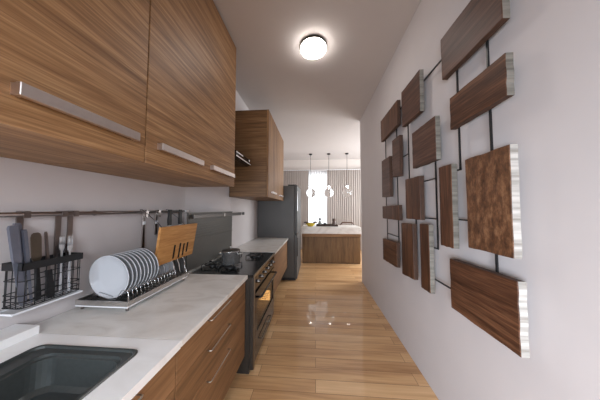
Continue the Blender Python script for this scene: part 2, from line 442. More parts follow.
# ------------------------------------------------------------------ base cabinets and worktops
ZC = 0.80; XF = -0.56; XD1 = -0.578; XB = WL + 0.004
def bar_handle(bm, y0, y1, x, z, out=0.022, r=0.0034):
    tube(bm, [(x, y0, z), (x + out * 0.85, y0, z), (x + out, y0 + 0.006, z), (x + out, y1 - 0.006, z), (x + out * 0.85, y1, z), (x, y1, z)], r, 8)
    return bm
def base_cabinet(y0, y1, label, zrows, hy, zbot=0.15, xf=XD1, xb=XB, sink=False, toe=0.25):
    t = thing('base_cabinet', ((xf + xb) / 2, (y0 + y1) / 2, 0), label, 'cabinet')
    bm = B()
    if sink:   # open top box so the basin hangs inside it
        bx(bm, xb, xf - 0.024, y0 + 0.001, y1 - 0.001, zbot, zbot + 0.02); bx(bm, xb, xf - 0.024, y0 + 0.001, y0 + 0.02, zbot + 0.02, 0.768)
        bx(bm, xb, xf - 0.024, y1 - 0.02, y1 - 0.001, zbot + 0.02, 0.768); bx(bm, xb, xb + 0.02, y0 + 0.02, y1 - 0.02, zbot + 0.02, 0.768)
    else:
        bx(bm, xb, xf - 0.024, y0 + 0.001, y1 - 0.001, zbot, 0.768, 0.001)
    obj('carcass', bm, 'oak_low', t)
    obj('plinth', bx(B(), xb, xf - toe, y0 + 0.002, y1 - 0.002, 0, zbot), 'plinth', t)
    for z0, z1, zh in zrows:
        d = obj('drawer', bx(B(), xf - 0.022, xf, y0 + 0.002, y1 - 0.002, z0, z1, 0.0015), 'oak_low', t)
        if zh: obj('handle', bar_handle(B(), hy[0], hy[1], xf, zh), 'steel', d, label='slim steel bar handle')
    return t
base_cabinet(0.822, 1.652, 'oak base cabinet of three drawers under the dish rack, next to the stove', [(0.15, 0.4535, 0.428), (0.4555, 0.6135, 0.589), (0.6155, 0.764, 0.748)], (1.07, 1.32))
base_cabinet(-0.25, 0.820, 'oak base cabinet under the sink at the near end of the run', [(0.15, 0.6135, 0.4), (0.6155, 0.764, 0.748)], (0.38, 0.635), sink=True)
base_cabinet(2.545, 3.80, 'low oak base cabinet between the stove and the fridge', [(0.265, 0.764, None)], None, 0.265, -0.525, WF + 0.035, toe=0.2)

# far worktop
def slab(x0, x1, y0, y1, z0=0.77, z1=ZC, name='worktop', label='', mat='marble'):
    o = obj(name, bx(B(), x0, x1, y0, y1, z0, z1, 0.003, seg=2), mat, origin=((x0 + x1) / 2, (y0 + y1) / 2, z0))
    return tag(o, label, 'worktop')
slab(XB, XF, 0.8265, 1.655, label='cream stone worktop carrying the dish rack, between sink and stove')
o = obj('worktop', prism(B(), [(-0.508, 2.545), (-0.508, 3.808), (WF + 0.003, 3.808), (WF + 0.003, 2.616), (-1.085, 2.616), (-1.085, 2.545)], 0.77, ZC), 'marble', origin=(-0.8, 3.17, 0.77))
tag(o, 'short cream stone worktop between the stove and the grey fridge', 'worktop')
# sink worktop with a cut-out
SX0, SX1, SY0, SY1 = -1.112, -0.672, 0.14, 0.757
def sink_top():
    bm = B()
    x0, x1, y0, y1 = XB, XF, -0.25, 0.8205
    n = 6; inner = rounded_rect(SX0, SX1, SY0, SY1, 0.035, n); outer = []
    for (x, y) in inner:   # matching point on the slab outline
        ix = (x - (SX0 + SX1) / 2) / ((SX1 - SX0) / 2); iy = (y - (SY0 + SY1) / 2) / ((SY1 - SY0) / 2)
        k = max(abs(ix), abs(iy)); outer.append(((x0 + x1) / 2 + ix / k * (x1 - x0) / 2, (y0 + y1) / 2 + iy / k * (y1 - y0) / 2))
    # put one outline point exactly on each corner
    for (cx, cy) in ((x1, y1), (x0, y1), (x0, y0), (x1, y0)):
        j = min(range(len(outer)), key=lambda q: (outer[q][0] - cx) ** 2 + (outer[q][1] - cy) ** 2); outer[j] = (cx, cy)
    z0, z1 = 0.77, ZC + 0.0015
    loops = [[(x, y, z1) for x, y in inner], [(x, y, z1) for x, y in outer], [(x, y, z0) for x, y in outer], [(x, y, z0) for x, y in inner], [(x, y, z1) for x, y in inner]]
    loft(bm, loops); bmesh.ops.remove_doubles(bm, verts=bm.verts[:], dist=1e-5)
    return bm
t = thing('sink_worktop', ((XB + XF) / 2, 0.3, 0.77), 'cream stone worktop around the dark sink, with a low ledge along the wall', 'worktop')
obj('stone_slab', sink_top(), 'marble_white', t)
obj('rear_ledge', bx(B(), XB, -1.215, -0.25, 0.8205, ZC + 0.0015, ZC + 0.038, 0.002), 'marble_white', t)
# sink
t = thing('kitchen_sink', ((SX0 + SX1) / 2, (SY0 + SY1) / 2, 0.62), 'dark graphite rectangular sink set into the near worktop', 'sink')
def rr(d, z, r=0.035): return [(x, y, z) for x, y in rounded_rect(SX0 + d, SX1 - d, SY0 + d, SY1 - d, r, 6)]
def rr2(dl, d, z, r): return [(x, y, z) for x, y in rounded_rect(SX0 + dl, SX1 - d, SY0 + d, SY1 - d, r, 6)]
bm = B(); loft(bm, [rr(0.001, ZC - 0.02), rr(0.0, ZC + 0.0035), rr(0.004, ZC + 0.006), rr(0.010, ZC + 0.004), rr(0.011, ZC - 0.004), rr2(0.066, 0.030, ZC - 0.006, 0.045)], smooth=False)
obj('rim', bm, 'sink', t)
bm = B(); loft(bm, [rr2(0.066, 0.030, ZC - 0.006, 0.045), rr2(0.067, 0.031, ZC - 0.016, 0.045), rr2(0.072, 0.037, ZC - 0.019, 0.05), rr2(0.076, 0.042, 0.685, 0.05), rr2(0.09, 0.055, 0.672, 0.05), rr2(0.11, 0.08, 0.67, 0.05)], cap_last=True, smooth=False)
obj('basin', bm, 'sink', t)
bm = B(); cx, cy = (SX0 + SX1) / 2, 0.42
lathe(bm, [(0.0, 0.674), (0.03, 0.674), (0.042, 0.677), (0.046, 0.671)], (cx, cy, 0), seg=24); obj('drain', bm, 'steel', t, label='round steel drain')

# ------------------------------------------------------------------ stove
Y1, Y2 = 1.662, 2.538; SXF = -0.545; SXB = WF + 0.006
t = thing('stove', ((SXF + SXB) / 2, 2.1, 0), 'dark freestanding stove with black glass hob, knobs and lit oven window', 'stove')
bm = B()
bx(bm, SXB, SXF, Y1, Y1 + 0.03, 0.0, 0.775); bx(bm, SXB, SXF, Y2 - 0.03, Y2, 0.0, 0.775)
bx(bm, SXB, SXB + 0.03, Y1 + 0.03, Y2 - 0.03, 0.0, 0.775); bx(bm, SXB, SXF, Y1 + 0.03, Y2 - 0.03, 0.60, 0.775); bx(bm, SXB, SXF, Y1 + 0.03, Y2 - 0.03, 0.05, 0.22)
bx(bm, SXF - 0.0, -0.512, Y1, Y1 + 0.05, 0.03, 0.775, 0.004)
obj('body', bm, 'stove', t)
obj('side_trim', bx(B(), -0.513, -0.508, Y1 + 0.004, Y1 + 0.03, 0.03, 0.775, 0.002), 'stove_trim', t, label='pale metal edge strip')
bm = B(); bx(bm, WF + 0.03, -0.515, Y1 + 0.002, Y2 - 0.002, 0.776, 0.797, 0.002); obj('hob_glass', bm, 'hob', t, label='black glass hob top')
obj('hob_edge', bx(B(), -0.5149, -0.507, Y1, Y2, 0.772, 0.799, 0.002), 'stove_trim', t, label='brushed metal front edge')
cp = obj('control_panel', bx(B(), SXF, -0.517, Y1 + 0.052, Y2 - 0.01, 0.635, 0.77, 0.003), 'gloss_black', t)
for k in range(6):
    y = 1.80 + k * 0.128
    bm = B(); lathe(bm, [(0.0, 0.024), (0.013, 0.024), (0.015, 0.018), (0.016, 0.004), (0.019, 0.0)], (-0.517, y, 0.702), 'X', 18)
    bx(bm, -0.492, -0.489, y - 0.002, y + 0.002, 0.692, 0.712)
    obj('knob', bm, 'knob', cp, label='round steel knob')
od = B()   # oven door: frame round a window
y0, y1, z0, z1 = Y1 + 0.052, Y2 - 0.01, 0.20, 0.625
bx(od, SXF, -0.515, y0, y0 + 0.07, z0, z1); bx(od, SXF, -0.515, y1 - 0.07, y1, z0, z1)
bx(od, SXF, -0.515, y0 + 0.07, y1 - 0.07, z0, z0 + 0.07); bx(od, SXF, -0.515, y0 + 0.07, y1 - 0.07, z1 - 0.10, z1)
dr = obj('oven_door', od, 'gloss_black', t)
obj('oven_window', bx(B(), -0.530, -0.522, y0 + 0.07, y1 - 0.07, z0 + 0.07, z1 - 0.10), 'oven_glass', dr, label='smoked glass window')
bm = B(); tube(bm, [(-0.515, y0 + 0.06, 0.575), (-0.478, y0 + 0.06, 0.575), (-0.474, y0 + 0.07, 0.575), (-0.474, y1 - 0.07, 0.575), (-0.478, y1 - 0.06, 0.575), (-0.515, y1 - 0.06, 0.575)], 0.009, 10)
obj('door_handle', bm, 'dark_steel', dr, label='steel towel-bar handle')
bm = B()
for z in (0.33, 0.43):
    for k in range(16): tube(bm, [(SXB + 0.05, y0 + 0.04 + k * 0.045, z), (SXF - 0.02, y0 + 0.04 + k * 0.045, z)], 0.003, 6)
    tube(bm, [(SXF - 0.02, y0, z), (SXF - 0.02, y1 - 0.02, z)], 0.004, 6); tube(bm, [(SXB + 0.05, y0, z), (SXB + 0.05, y1 - 0.02, z)], 0.004, 6)
obj('oven_rack', bm, 'chrome', t)
obj('oven_lamp', bx(B(), -0.72, -0.56, 2.480, 2.505, 0.225, 0.34, 0.006), 'oven_glow', t, label='glowing amber oven lamp')
st = obj('storage_drawer', bx(B(), SXF, -0.520, y0, y1, 0.04, 0.192, 0.003), 'gloss_black', t)
obj('drawer_handle', bar_handle(B(), 1.9, 2.3, -0.520, 0.14, 0.018, 0.004), 'dark_steel', st, label='steel handle')
# backguard: plain lower sheet and louvred upper sheet
bg = B(); bx(bg, WF + 0.004, WF + 0.016, 1.985, 2.60, 0.80, 1.07); bx(bg, WF + 0.004, WF + 0.016, 1.985, 2.60, 1.07, 1.315)
bx(bg, WF + 0.004, WF + 0.016, Y1 + 0.01, 1.985, 0.80, 1.315)
for k in range(9): bx(bg, WF + 0.016, WF + 0.020, Y1 + 0.02, 2.595, 1.085 + k * 0.024, 1.085 + k * 0.024 + 0.012)
bx(bg, WF + 0.016, WF + 0.021, Y1 + 0.01, 2.60, 1.303, 1.318); bx(bg, WF + 0.016, WF + 0.023, Y1 + 0.01, 2.60, 1.066, 1.074)
obj('backguard', bg, 'backguard', t, label='dark grey back panel, ribbed in its upper half')
obj('backguard_seal', bx(B(), WF + 0.016, WF + 0.03, Y1 + 0.01, 2.60, 0.7975, 0.806), 'steel', t, label='pale joint line')
for (cx, cy, r) in ((-0.80, 1.87, 0.05), (-0.70, 2.30, 0.045), (-0.99, 1.90, 0.04), (-0.97, 2.31, 0.05)):
    bm = B(); lathe(bm, [(0, 0.812), (r * 0.7, 0.812), (r * 0.75, 0.806), (r, 0.804), (r, 0.7975)], (cx, cy, 0), seg=20); obj('burner', bm, 'blackmetal', t)
    bm = B(); L = r + 0.062
    for k in range(4):
        a = PI / 4 + k * PI / 2; dx, dy = math.cos(a), math.sin(a)
        tube(bm, [(cx + dx * L, cy + dy * L, 0.799), (cx + dx * L, cy + dy * L, 0.822), (cx + dx * (L - 0.012), cy + dy * (L - 0.012), 0.828), (cx + dx * 0.02, cy + dy * 0.02, 0.828)], 0.0055, 6)
    tube(bm, [(cx + L * 0.72 * math.cos(a), cy + L * 0.72 * math.sin(a), 0.822) for a in [2 * PI * k / 24 for k in range(24)]], 0.004, 6, closed=True)
    obj('pan_support', bm, 'blackmetal', t)

# pot on the front near burner
PX, PY, PZ = -0.80, 1.87, 0.834
t = thing('saucepan', (PX, PY, PZ), 'lidded stainless steel pot standing on the stove', 'pot')
bm = B(); lathe(bm, [(0, PZ), (0.076, PZ), (0.081, PZ + 0.005), (0.082, PZ + 0.118), (0.085, PZ + 0.121), (0.082, PZ + 0.123), (0.079, PZ + 0.118), (0.078, PZ + 0.01), (0, PZ + 0.008)], (PX, PY, 0), seg=36)
obj('pot_body', bm, 'pot', t)
bm = B(); lathe(bm, [(0.0845, PZ + 0.124), (0.08, PZ + 0.130), (0.04, PZ + 0.138), (0, PZ + 0.140)], (PX, PY, 0), seg=36)
ld = obj('lid', bm, 'stove', t, label='dark glass lid')
bm = B(); lathe(bm, [(0.006, PZ + 0.138), (0.006, PZ + 0.148), (0.014, PZ + 0.152), (0.014, PZ + 0.158), (0, PZ + 0.161)], (PX, PY, 0), seg=18); obj('lid_knob', bm, 'steel', ld)
for s in (-1, 1):
    bm = B(); tube(bm, [(PX + s * 0.08, PY - 0.025, PZ + 0.095), (PX + s * 0.108, PY - 0.02, PZ + 0.098), (PX + s * 0.112, PY, PZ + 0.099), (PX + s * 0.108, PY + 0.02, PZ + 0.098), (PX + s * 0.08, PY + 0.025, PZ + 0.095)], 0.005, 8)
    obj('side_handle', bm, 'steel', t)

# ------------------------------------------------------------------ rails and what hangs on them
t = thing('wall_rail', (WL + 0.003, 1.1, 1.325), 'long dark metal utensil rail on the wall above the dish rack', 'rail')
bm = B(); tube(bm, [(-1.29, 0.25, 1.325), (-1.29, 1.92, 1.328)], 0.0105, 12); obj('rail_bar', bm, 'rail', t)
for y in (0.5, 1.12, 1.78):
    bm = B(); tube(bm, [(WL + 0.001, y, 1.326), (-1.29, y, 1.326)], 0.006, 8); lathe(bm, [(0, 0.0), (0.016, 0.0), (0.016, 0.006), (0.01, 0.008)], (WL + 0.002, y, 1.326), 'X', 16)
    obj('rail_bracket', bm, 'rail', t)
bm = B(); lathe(bm, [(0, -0.03), (0.0125, -0.03), (0.0125, 0.032), (0, 0.032)], (-1.29, 1.918, 1.328), 'Y', 16); obj('end_cap', bm, 'white', t, label='pale end cap')
t = thing('wall_rail', (WF + 0.003, 2.45, 1.28), 'short square dark rail running past the end of the stove back panel', 'rail')
obj('rail_bar', bx(B(), -1.085, -1.071, 1.70, 2.94, 1.264, 1.300, 0.002), 'rail_dark', t)
obj('bar_end', bx(B(), -1.087, -1.069, 2.94, 2.975, 1.262, 1.302, 0.002), 'black', t)
for y in (2.31, 2.85):
    obj('rail_bracket', bx(B(), WF + (0.0215 if y < 2.6 else 0.001), -1.069, y - 0.012, y + 0.012, 1.260, 1.304, 0.002), 'steel', t)

# black wire utensil basket on the rail
BXF, BXB, BY0, BY1 = -1.225, -1.325, 0.762, 0.982
ZB0, ZB1, ZB2 = 0.928, 1.088, 1.120
t = thing('utensil_basket', (-1.275, 0.87, ZB0), 'black wire basket of knives and cutlery hanging from the wall rail', 'basket')
def frame_loop(x0, x1, y0, y1, z): return [(x0, y0, z), (x1, y0, z), (x1, y1, z), (x0, y1, z)]
bm = B()
for (a, b, c, d) in ((BXF - 0.003, BXF, BY0, BY1), (BXB, BXB + 0.003, BY0, BY1), (BXB, BXF, BY0, BY0 + 0.003), (BXB, BXF, BY1 - 0.003, BY1)): bx(bm, a, b, c, d, ZB1, ZB2)
obj('top_band', bm, 'black', t)
bm = B()
zs = [ZB0 + 0.004, ZB0 + 0.03, ZB0 + 0.055, ZB0 + 0.115]
for z in zs:
    tube(bm, [(x, y, z) for x, y in rounded_rect(BXB + 0.002, BXF - 0.002, BY0 + 0.002, BY1 - 0.002, 0.015, 4)], 0.0022, 6, closed=True)
for k in range(7):
    y = BY0 + 0.012 + k * (BY1 - BY0 - 0.024) / 6
    tube(bm, [(BXF - 0.002, y, ZB1 + 0.003), (BXF - 0.002, y, ZB0 + 0.004), (BXB + 0.002, y, ZB0 + 0.004), (BXB + 0.002, y, ZB1 + 0.003)], 0.002, 6)
for k in range(1, 4):
    x = BXB + k * (BXF - BXB) / 4
    tube(bm, [(x, BY0 + 0.002, ZB1 + 0.003), (x, BY0 + 0.002, ZB0 + 0.004), (x, BY1 - 0.002, ZB0 + 0.004), (x, BY1 - 0.002, ZB1 + 0.003)], 0.002, 6)
obj('wire_cage', bm, 'black', t)
for y in (0.80, 0.935, 0.985):
    bm = B(); bx(bm, -1.318, -1.312, y - 0.011, y + 0.011, ZB2 - 0.02, 1.337); bx(bm, -1.318, -1.278, y - 0.011, y + 0.011, 1.335, 1.341); bx(bm, -1.281, -1.277, y - 0.011, y + 0.011, 1.31, 1.337)
    obj('hanger', bm, 'rail', t, label='smoky metal hook strip')
t = thing('drip_tray', (-1.28, 0.87, 0.900), 'thin white drip tray under the black utensil basket', 'tray')
bm = B(); bx(bm, -1.337, -1.240, 0.75, 1.0, 0.908, 0.911, 0.001)
for (a, b, c, d) in ((-1.337, -1.333, 0.75, 1.0), (-1.244, -1.240, 0.75, 1.0), (-1.333, -1.244, 0.75, 0.754), (-1.333, -1.244, 0.996, 1.0)): bx(bm, a, b, c, d, 0.911, 0.917)
obj('tray_dish', bm, 'white', t)
for y in (0.76, 0.98): obj('wall_clip', bx(B(), WL + 0.0005, -1.337, y - 0.01, y + 0.01, 0.898, 0.918), 'white', t)

# utensils standing in the basket
def blade_tool(name, base, top, wid, th, label, cat, mat='blade', group=None, point=False):
    base, top = Vector(base), Vector(top); d = (top - base); L = d.length; d.normalize()
    wv = Vector((0, 1, 0)); wv = (wv - d * wv.dot(d)).normalized(); nv = d.cross(wv)
    t = thing(name, base, label, cat, group)
    def strip(prof):
        bm = B(); loops = []
        for f, w_, h_ in prof:
            c = base + d * (L * f)
            loops.append([c + wv * (a * w_ / 2) + nv * (b * h_ / 2) for a, b in ((-1, -1), (1, -1), (1, 1), (-1, 1))])
        return loft(bm, loops, True, True)
    return t, strip
specs = [((-1.25, 0.785, 0.936), (-1.25, 0.741, 1.282), 0.026, 'widest blue-grey kitchen knife, leftmost in the black basket'),
         ((-1.268, 0.803, 0.936), (-1.268, 0.763, 1.290), 0.020, 'narrow blue-grey knife just right of the widest one in the basket'),
         ((-1.250, 0.812, 0.936), (-1.250, 0.775, 1.262), 0.011, 'slim steel knife leaning beside the blue-grey knives in the basket')]
for b_, t_, w_, lb in specs:
    t, st_ = blade_tool('kitchen_knife', b_, t_, w_, 0.005, lb, 'knife')
    obj('blade', st_([(0, w_ * 0.4, 0.002), (0.06, w_ * 0.8, 0.003), (0.55, w_, 0.003)]), 'blade', t)
    obj('knife_handle', st_([(0.5505, w_ * 0.9, 0.010), (0.6, w_, 0.012), (0.97, w_ * 1.05, 0.013), (1, w_ * 0.8, 0.009)]), 'blade', t)
t, st_ = blade_tool('spatula', (-1.262, 0.840, 0.936), (-1.262, 0.820, 1.243), 0.03, 0.004, 'grey slotted spatula with a rounded top standing mid-basket', 'spatula')
obj('spatula_head', st_([(0.55, 0.016, 0.003), (0.62, 0.033, 0.003), (0.93, 0.036, 0.003), (0.98, 0.028, 0.003), (1, 0.014, 0.003)]), 'stove_trim', t)
obj('spatula_handle', st_([(0, 0.014, 0.008), (0.05, 0.018, 0.010), (0.5495, 0.014, 0.006)]), 'black', t)
t, st_ = blade_tool('honing_steel', (-1.245, 0.872, 0.936), (-1.26, 0.852, 1.244), 0.008, 0.008, 'thin dark stick right of the spatula in the basket', 'sharpening steel')
obj('rod', st_([(0.42, 0.010, 0.008), (0.97, 0.009, 0.007), (1, 0.005, 0.004)]), 'rail', t)
obj('rod_handle', st_([(0, 0.016, 0.014), (0.03, 0.02, 0.018), (0.4195, 0.017, 0.015)]), 'black', t)
def fork(y, x, top, label):
    t, st_ = blade_tool('fork', (x, y, 0.936), (x - 0.012, y + 0.006, top), 0.02, 0.003, label, 'fork')
    obj('stem', st_([(0, 0.012, 0.003), (0.4, 0.007, 0.003), (0.72, 0.006, 0.004)]), 'cutlery', t)
    bm = st_([(0.7205, 0.008, 0.004), (0.77, 0.020, 0.003), (0.84, 0.022, 0.003)])
    base = Vector((x, y, 0.936)); d = Vector((-0.012, 0.006, top - 0.936))
    for k in range(4):
        o = Vector((0, -0.009 + k * 0.006, 0)); tube(bm, [base + d * 0.835 + o, base + d * 0.95 + o, base + d * 1.0 + o], [0.0018, 0.0015, 0.0008], 6)
    obj('tines', bm, 'cutlery', t)
fork(0.925, -1.270, 1.215, 'fork with tines up at the right end of the basket, nearest the knives')
fork(0.945, -1.250, 1.205, 'fork with tines up, middle one at the right end of the basket')
fork(0.963, -1.275, 1.215, 'fork with tines up, last at the right end of the basket')
t = thing('tumbler', (-1.296, 0.951, 0.934), 'clear tumbler standing behind the forks in the black basket', 'glass')
bm = B(); lathe(bm, [(0, 0.934), (0.018, 0.934), (0.022, 1.17), (0.0205, 1.17), (0.0165, 0.94), (0, 0.94)], (-1.296, 0.951, 0), seg=20); obj('glass_body', bm, 'cup_glass', t)

# two long dark hook strips hanging free from the rail
for i, (y, z, lb) in enumerate(((1.44, 1.05, 'long dark metal hanging strip on the rail, behind the plates'), (1.562, 1.14, 'shorter dark metal hanging strip on the rail, just left of the bamboo board'))):
    t = thing('hanging_strip', (-1.29, y, z), lb, 'hook')
    bm = B(); bx(bm, -1.310, -1.304, y - 0.011, y + 0.011, z, 1.338, 0.001); bx(bm, -1.310, -1.276, y - 0.011, y + 0.011, 1.336, 1.341); bx(bm, -1.280, -1.276, y - 0.011, y + 0.011, 1.285, 1.338)
    obj('strip', bm, 'rail', t)
    obj('clip', bx(B(), -1.304, -1.297, y - 0.012, y + 0.012, 1.23, 1.255, 0.001), 'white', t, label='pale clip')

# bamboo knife board, standing at the end of the dish rack and tied back to the rail
t = thing('knife_board', (-1.09, 1.55, ZC), 'bamboo board with four upright slots standing at the end of the dish rack', 'board')
y0, y1, zb, zt = 1.322, 1.735, 0.950, 1.220
X0, X1 = -1.098, -1.080
def bl(bm, x0, x1, ya, yb, za, zc_):   # slab piece leaning a little, bottom nearer the wall; lower end shorter
    sx = lambda z: -0.02 * (zt - z) / (zt - zb)
    sy = lambda y, z: y + (0.022 * (z - zb) / (zt - zb)) * (y - y0) / (y1 - y0) + 0.018 * (z - zb) / (zt - zb) * 1.0
    vs = [bm.verts.new((x + sx(z), sy(y, z), z)) for x in (x0, x1) for y in (ya, yb) for z in (za, zc_)]
    for f in ((0, 1, 3, 2), (4, 6, 7, 5), (0, 4, 5, 1), (2, 3, 7, 6), (0, 2, 6, 4), (1, 5, 7, 3)): bm.faces.new([vs[k] for k in f])
slots = [(1.478, 0.965, 1.048), (1.540, 0.958, 1.052), (1.586, 0.965, 1.042), (1.632, 0.985, 1.045)]
bm = B(); ycur = y0
for (ys, za, zb_) in slots:
    bl(bm, X0, X1, ycur, ys, zb, zt); bl(bm, X0, X1, ys, ys + 0.022, zb, za); bl(bm, X0, X1, ys, ys + 0.022, zb_ + 0.022, zt); ycur = ys + 0.022
bl(bm, X0, X1, ycur, y1, zb, zt)
bmesh.ops.remove_doubles(bm, verts=bm.verts[:], dist=1e-5)
obj('board_panel', bm, 'bamboo', t)
for (ys, za, zb_) in slots:
    bm = B(); bl(bm, X0, X1 - 0.0012, ys, ys + 0.022, za, zb_ + 0.022); obj('slot', bm, 'dark_slot', t, label='dark upright slot')  # dark plug fills each slot in place of its shade
for y in (1.51, 1.57, 1.64):
    bm = B(); tube(bm, [(-1.118, y - 0.02, 0.975), (-1.114, y - 0.005, 0.935), (-1.105, y, 0.90), (-1.10, y, 0.86), (-1.085, y + 0.004, 0.808), (-1.06, y + 0.006, 0.803)], 0.0042, 8)
    obj('leg', bm, 'chrome', t, label='bent steel wire leg')
for y in (1.40, 1.66):
    bm = B(); tube(bm, [(-1.101, y, 1.19), (-1.16, y, 1.25), (-1.284, y, 1.345), (-1.296, y, 1.345), (-1.304, y, 1.33)], 0.002, 8)
    obj('tie_rod', bm, 'black', t)
for k, (y, lb) in enumerate(((1.468, 'black knife handle sticking up behind the bamboo board, left one'), (1.588, 'black knife handle sticking up behind the bamboo board, right one'))):
    kt = thing('board_knife', (-1.118, y, 0.99), lb, 'knife')
    bm = B(); bx(bm, -1.1195, -1.1165, y - 0.019, y + 0.019, 0.99, 1.2245, 0.0008); obj('blade', bm, 'steel', kt)
    bm = B(); loft(bm, [[(-1.118 + a * w_ * 0.5, y + b * w_, z) for a, b in ((-1, -1), (1, -1), (1, 1), (-1, 1))] for z, w_ in ((1.225, 0.014), (1.26, 0.016), (1.30, 0.0135), (1.325, 0.017), (1.345, 0.012))], True, True)
    obj('knife_handle', bm, 'black', kt)

# ------------------------------------------------------------------ dish rack with plates
RX0, RX1, RY0, RY1, RZ = -1.30, -0.995, 1.015, 1.52, 0.83
t = thing('dish_rack', ((RX0 + RX1) / 2, (RY0 + RY1) / 2, ZC), 'steel dish rack on the worktop holding upright plates', 'dish rack')
bm = B(); bx(bm, RX0, RX1, RY0, RY1, RZ, RZ + 0.004)
for (a, b, c, d) in ((RX1 - 0.004, RX1, RY0, RY1), (RX0, RX0 + 0.004, RY0, RY1), (RX0 + 0.004, RX1 - 0.004, RY0, RY0 + 0.004), (RX0 + 0.004, RX1 - 0.004, RY1 - 0.004, RY1)): bx(bm, a, b, c, d, RZ + 0.004, RZ + 0.026)
obj('tray', bm, 'steel', t)
obj('lower_lip', bx(B(), RX0 + 0.002, RX1 + 0.003, RY0 - 0.003, RY1 - 0.004, RZ - 0.0065, RZ - 0.0005, 0.001), 'white', t, label='thin white lip under the tray')
bm = B()
for k in range(15):
    y = RY0 + 0.02 + k * 0.034
    tube(bm, [(RX0 + 0.03, y, RZ + 0.006), (RX0 + 0.03, y, RZ + 0.022), (RX1 - 0.03, y, RZ + 0.022), (RX1 - 0.03, y, RZ + 0.006)], 0.002, 6)
for x in (RX0 + 0.10, RX1 - 0.10): tube(bm, [(x, RY0 + 0.006, RZ + 0.020), (x, RY1 - 0.006, RZ + 0.020)], 0.0025, 6)
obj('slotted_insert', bm, 'black', t, label='dark slatted insert')
bm = B()
NP = 9; PY0, DP = 1.055, 0.0265
for k in range(NP + 6):
    y = PY0 - 0.016 + k * DP * (1.0 if k <= NP else 1.0)
    if y > RY1 - 0.01: break
    tube(bm, [(-1.235, y, RZ + 0.024), (-1.215, y, RZ + 0.05), (-1.12, y, RZ + 0.024), (-1.09, y, RZ + 0.024), (-1.055, y, RZ + 0.075), (-1.022, y, RZ + 0.075), (-1.008, y, RZ + 0.02)], 0.0016, 6)
obj('plate_dividers', bm, 'chrome', t)
bm = B(); tube(bm, [(RX1 + 0.001, RY0 + 0.002, RZ + 0.02), (RX1 + 0.001, RY0 + 0.002, RZ + 0.085)], 0.002, 6); obj('corner_post', bm, 'chrome', t); bm = B(); tube(bm, [(RX1 - 0.02, RY1 - 0.01, RZ + 0.02), (RX1 - 0.02, RY1 - 0.01, RZ + 0.11)], 0.002, 6); obj('corner_post', bm, 'chrome', t)
for (x, y) in ((RX0 + 0.02, RY0 + 0.02), (RX1 - 0.02, RY0 + 0.02), (RX0 + 0.02, RY1 - 0.02), (RX1 - 0.02, RY1 - 0.02)):
    bm = B(); lathe(bm, [(0, ZC + 0.001), (0.007, ZC + 0.001), (0.008, RZ - 0.007), (0, RZ - 0.007)], (x, y, 0), seg=14); obj('foot', bm, 'rail', t)

PC = Vector((-1.155, 0, 0.968)); PR = 0.121
def plate_mesh(R, deep):
    bm = B()
    prof = [(0, deep), (R * 0.60, deep), (R * 0.64, deep * 0.92), (R * 0.89, deep * 0.55), (R * 0.95, deep * 0.12), (R * 0.98, 0.0), (R, 0.001), (R, 0.004), (R * 0.975, 0.005), (R * 0.90, deep * 0.55 + 0.004), (R * 0.65, deep + 0.003), (R * 0.5, deep + 0.006), (0, deep + 0.005)]
    lathe(bm, prof, (0, 0, 0), 'Y', 48)
    return bm
places = ['largest-looking front white plate in the dish rack', 'second big white plate from the front of the dish rack', 'third big white plate from the front of the dish rack', 'fourth big white plate from the front of the dish rack', 'fifth big white plate, in the middle of the dish rack row', 'sixth big white plate from the front of the dish rack', 'third-last big white plate of the dish rack row', 'second-last big white plate of the dish rack row', 'last big white plate of the row, in front of the small saucers']
p0 = None
for k in range(NP):
    loc = (PC.x, PY0 + k * DP, PC.z)
    if p0 is None:
        p0 = obj('dinner_plate', plate_mesh(PR, 0.021), 'china'); p0.location = loc; p0.rotation_euler = (math.radians(3), 0, 0)
        tag(p0, places[0], 'plate', 'white dinner plates in the dish rack')
    else: dup(p0, loc, places[k], 'white dinner plates in the dish rack')
p0 = None
for k, lb in enumerate(['first small white saucer behind the big plates', 'second small white saucer behind the big plates', 'third small white saucer behind the big plates', 'last small white saucer, beside the bamboo board']):
    loc = (-1.15, 1.36 + k * 0.045, 0.904)
    if p0 is None:
        p0 = obj('saucer', plate_mesh(0.052, 0.012), 'china'); p0.location = loc
        tag(p0, lb, 'saucer', 'small saucers at the back of the dish rack')
    else: dup(p0, loc, lb, 'small saucers at the back of the dish rack')

# ------------------------------------------------------------------ fridge
FX0, FX1, FY0, FY1, FZ = WF + 0.006, -0.34, 3.822, 4.76, 1.812
t = thing('refrigerator', ((FX0 + FX1) / 2, 4.3, 0), 'tall grey two-door refrigerator at the end of the kitchen run', 'refrigerator')
obj('cabinet_body', bx(B(), FX0, FX1 - 0.055, FY0, FY1, 0.05, FZ - 0.012, 0.006, seg=2), 'grey_metal', t)
obj('base_grille', bx(B(), FX0 + 0.02, FX1 - 0.03, FY0 + 0.015, FY1 - 0.015, 0.0, 0.05), 'black', t)
for (a, b) in ((0.03, 0.862), (0.876, FZ)):
    d = obj('door', bx(B(), FX1 - 0.052, FX1, FY0 + 0.001, FY1 - 0.001, a, b, 0.006, seg=2), 'fridge_door', t)
    obj('handle', bx(B(), FX1 - 0.002, FX1 + 0.012, FY0 + 0.012, FY0 + 0.035, 0.45 if a < 0.5 else 1.31, 0.80 if a < 0.5 else 1.70, 0.004), 'dark_steel' if a < 0.5 else 'steel', d)
obj('hinge_cover', bx(B(), FX1 - 0.18, FX1 - 0.02, FY0 + 0.01, FY0 + 0.08, FZ - 0.0115, FZ + 0.012, 0.003), 'black', t)

